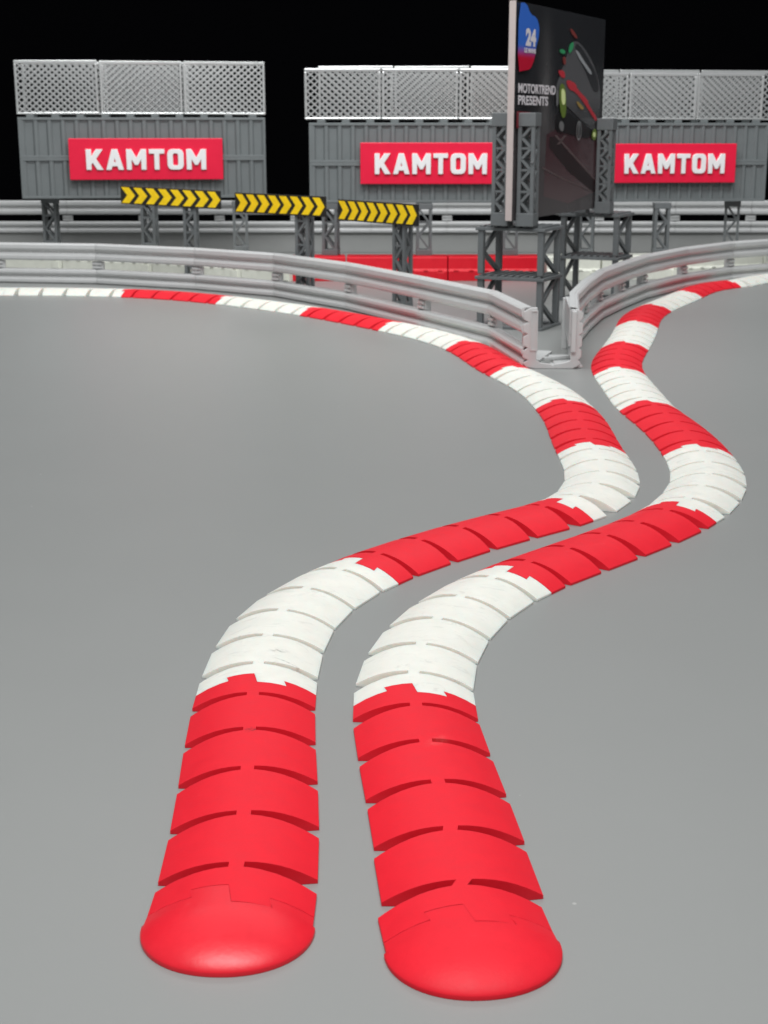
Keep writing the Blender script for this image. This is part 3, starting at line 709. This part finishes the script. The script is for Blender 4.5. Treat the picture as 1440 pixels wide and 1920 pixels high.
def add_smoke(m):
    """the pale smoke column printed left of the car"""
    N, K = m.node_tree.nodes, m.node_tree.links; bs = N['Principled BSDF']; src = bs.inputs['Base Color'].links[0].from_socket
    tc = N.new('ShaderNodeTexCoord'); mp = N.new('ShaderNodeMapping'); mp.inputs['Location'].default_value = (-1.95/0.85, 0, -5.2/2.6); mp.inputs['Scale'].default_value = (1/0.85, 0, 1/2.6)
    n = N.new('ShaderNodeTexNoise'); n.inputs['Scale'].default_value = 1.3; n.inputs['Detail'].default_value = 6
    K.new(tc.outputs['Object'], n.inputs['Vector']); K.new(tc.outputs['Object'], mp.inputs[0])
    g = N.new('ShaderNodeTexGradient'); g.gradient_type = 'QUADRATIC_SPHERE'; K.new(mp.outputs[0], g.inputs[0])
    mu = N.new('ShaderNodeMath'); mu.operation = 'MULTIPLY'; K.new(g.outputs['Fac'], mu.inputs[0]); K.new(n.outputs['Fac'], mu.inputs[1])
    m2 = N.new('ShaderNodeMath'); m2.operation = 'MULTIPLY'; m2.inputs[1].default_value = 2.2; m2.use_clamp = True; K.new(mu.outputs[0], m2.inputs[0])
    mx = N.new('ShaderNodeMix'); mx.data_type = 'RGBA'; mx.inputs[7].default_value = (0.12, 0.115, 0.115, 1)
    K.new(m2.outputs[0], mx.inputs[0]); K.new(src, mx.inputs[6]); K.new(mx.outputs[2], bs.inputs['Base Color'])
add_smoke(sheet)
mb = MB(); mb.box(U0, U1, 0.0, 0.0058, V0, V1)
mb.build('printed_sheet', sheet, root)
lay = [0]
def print_shape(name, m, polys, smooth=True):
    lay[0] += 1; y = -0.003 * lay[0]
    mb = MB()
    for p in polys: mb.prism(p, 'y', y, y + 0.0012)
    return mb.build(name, m, root)
def rnd(p, it=2):
    for _ in range(it):
        q = []
        for i in range(len(p)):
            a, b = p[i], p[(i+1) % len(p)]
            q += [(a[0]*.75+b[0]*.25, a[1]*.75+b[1]*.25), (a[0]*.25+b[0]*.75, a[1]*.25+b[1]*.75)]
        p = q
    return p
def flat(name, c, r=0.4): return mat(name, c, r, 0.3)
print_shape('printed_track', grad('track_print', (0.12, 0.085, 0.088), (0.07, 0.035, 0.04), 2.9, 4.6, extra=0.5), [[(2.1, 4.45), (3.0, 4.6), (6.3, 4.4), (6.4, 3.0), (3.9, 2.75), (2.0, 3.0)]])
print_shape('printed_track_line', flat('dark_track_line', (0.022, 0.014, 0.015)), [[(2.31, 4.39), (2.67, 4.39), (6.03, 3.24), (6.07, 2.92), (3.87, 3.52), (2.33, 4.13)]])
print_shape('printed_kerb_line', flat('pale_track_line', (0.11, 0.08, 0.08)), [[(2.67, 4.42), (2.85, 4.42), (6.1, 3.28), (6.03, 3.25)], [(2.85, 4.2), (3.05, 4.2), (3.6, 4.42), (3.4, 4.42)], [(1.84, 3.70), (3.4, 3.40), (5.7, 3.02), (5.7, 2.98), (3.35, 3.36), (1.84, 3.66)]])
print_shape('printed_car_body', grad('car_body_print', (0.05, 0.05, 0.052), (0.11, 0.11, 0.115), 4.7, 5.6, extra=0.3), [rnd([(3.46, 6.36), (3.84, 6.66), (4.33, 6.67), (5.08, 6.42), (5.71, 6.1), (6.24, 5.58), (6.24, 4.91), (6.03, 4.73), (5.29, 4.62), (3.8, 5.04), (3.45, 5.14), (2.78, 5.14), (2.61, 5.5), (3.04, 5.93)])])
print_shape('printed_car_shadow', flat('car_shadow_print', (0.012, 0.011, 0.012)), [rnd([(3.5, 5.02), (5.3, 4.62), (5.9, 4.5), (5.2, 4.3), (3.3, 4.5), (2.7, 4.5), (2.7, 4.95)])])
print_shape('printed_car_roof', flat('car_roof_print', (0.030, 0.031, 0.034)), [rnd([(3.95, 6.60), (4.4, 6.60), (5.2, 6.25), (5.9, 5.9), (6.1, 5.5), (5.6, 5.5), (4.9, 6.0), (4.2, 6.3)])])
print_shape('printed_windscreen', flat('windscreen_glare_print', (0.33, 0.34, 0.35)), [rnd([(4.0, 6.46), (4.21, 6.46), (4.81, 6.2), (5.43, 5.98), (5.36, 5.89), (4.98, 6.03), (4.38, 6.25)])])
print_shape('printed_red_stripe', flat('car_red_print', (0.50, 0.035, 0.05)), [rnd(p, 1) for p in ([(3.36, 5.71), (3.6, 5.74), (4.16, 5.66), (4.24, 5.54), (5.14, 5.3), (5.22, 5.17), (6.02, 4.84), (5.88, 4.75), (5.4, 4.97), (4.85, 5.21), (4.11, 5.47), (3.62, 5.51)],
            [(2.71, 5.94), (3.23, 5.95), (3.32, 5.77), (2.98, 5.78)])])
print_shape('printed_red_wing', flat('car_wing_print', (0.20, 0.04, 0.035)), [rnd(p, 1) for p in ([(3.54, 6.94), (3.75, 6.93), (4.18, 6.76), (4.05, 6.72), (3.69, 6.82)], [(3.04, 6.26), (3.3, 6.27), (3.32, 6.08), (3.12, 6.09)])])
print_shape('printed_green_mark', flat('car_green_print', (0.04, 0.30, 0.12)), [rnd(p, 2) for p in ([(2.79, 6.43), (3.19, 6.43), (3.27, 6.33), (2.87, 6.33)], [(3.55, 6.57), (3.84, 6.66), (3.86, 6.5), (3.6, 6.35), (3.46, 6.38)])])
print_shape('printed_yellow_mark', flat('car_yellow_print', (0.33, 0.22, 0.06)), [rnd([(4.2, 5.26), (4.49, 5.2), (4.87, 5.08), (4.65, 5.03), (4.28, 5.16)], 1)])
hm = flat('headlamp_halo_print', (0.13, 0.19, 0.03))
for p in ([(2.90, 5.66), (3.32, 5.60), (3.44, 5.0), (3.32, 4.82), (3.04, 4.86), (2.86, 5.3)], [(5.76, 4.62), (6.02, 4.46), (5.8, 4.24), (5.45, 4.4)]): print_shape('printed_headlamp_halo', hm, [rnd(p)])
hm = flat('headlamp_print', (0.75, 0.85, 0.38))
for p in ([(2.98, 5.55), (3.28, 5.48), (3.33, 5.2), (3.2, 5.12), (3.02, 5.2)], [(5.72, 4.52), (5.88, 4.44), (5.76, 4.34), (5.58, 4.42)]): print_shape('printed_headlamp', hm, [rnd(p)])
sm = flat('side_lamp_print', (0.16, 0.16, 0.16))
for p in ([(2.6, 5.45), (2.75, 5.5), (2.78, 5.12), (2.62, 5.1)], [(2.95, 4.79), (3.28, 4.69), (3.16, 4.48), (2.83, 4.6)]): print_shape('printed_side_lamp', sm, [rnd(p)])
def ring(cx, cz, rx, rz, t, n=20):
    o = [(cx + rx*math.cos(2*math.pi*i/n), cz + rz*math.sin(2*math.pi*i/n)) for i in range(n)]
    return [[o[i], o[(i+1) % n], (cx + (o[(i+1) % n][0]-cx)*t, cz + (o[(i+1) % n][1]-cz)*t), (cx + (o[i][0]-cx)*t, cz + (o[i][1]-cz)*t)] for i in range(n)]
print_shape('printed_emblem', flat('emblem_print', (0.22, 0.22, 0.22)), ring(4.42, 4.53, 0.20, 0.24, 0.80) + [[(4.38, 4.70), (4.46, 4.70), (4.44, 4.38), (4.40, 4.38)]])
print_shape('printed_logo', grad('blue_to_red_logo', (0.55, 0.012, 0.04), (0.045, 0.16, 0.62), 6.10, 6.42, extra=0.0), [rnd([(-0.11, 7.28), (0.38, 7.30), (0.63, 7.08), (1.05, 7.04), (1.26, 6.85), (1.22, 6.59), (1.07, 6.39), (1.02, 6.2), (0.88, 6.02), (0.68, 5.88), (0.36, 5.86), (-0.11, 5.80)], 1)])
print_shape('printed_red_patch', flat('red_patch_print', (0.20, 0.012, 0.022)), [[(-0.11, 4.96), (0.78, 4.95), (0.73, 4.87), (0.21, 4.81), (0.22, 4.60), (-0.11, 4.60)]])
def put_text(txt, u0, u1, v0, h, m, off=0.0, name='printed_text'):
    lay[0] += 1
    me = text_mesh(txt, h, u1-u0, 0.001, off); me.materials.append(m)
    o = bpy.data.objects.new(name, me); col.objects.link(o); o.parent = root
    o.rotation_euler = (math.pi/2, 0, 0); o.location = (u0, -0.003*lay[0], v0)
wh = flat('white_print', (0.72, 0.68, 0.70))
put_text('24', 0.36, 1.03, 6.39, 0.38, wh, 0.02)
put_text('LE MANS', 0.28, 1.03, 6.24, 0.105, wh, 0.004)
put_text('MOTORTREND', -0.07, 2.48, 5.36, 0.21, wh, 0.006)
put_text('PRESENTS', -0.07, 1.95, 5.10, 0.21, wh, 0.006)
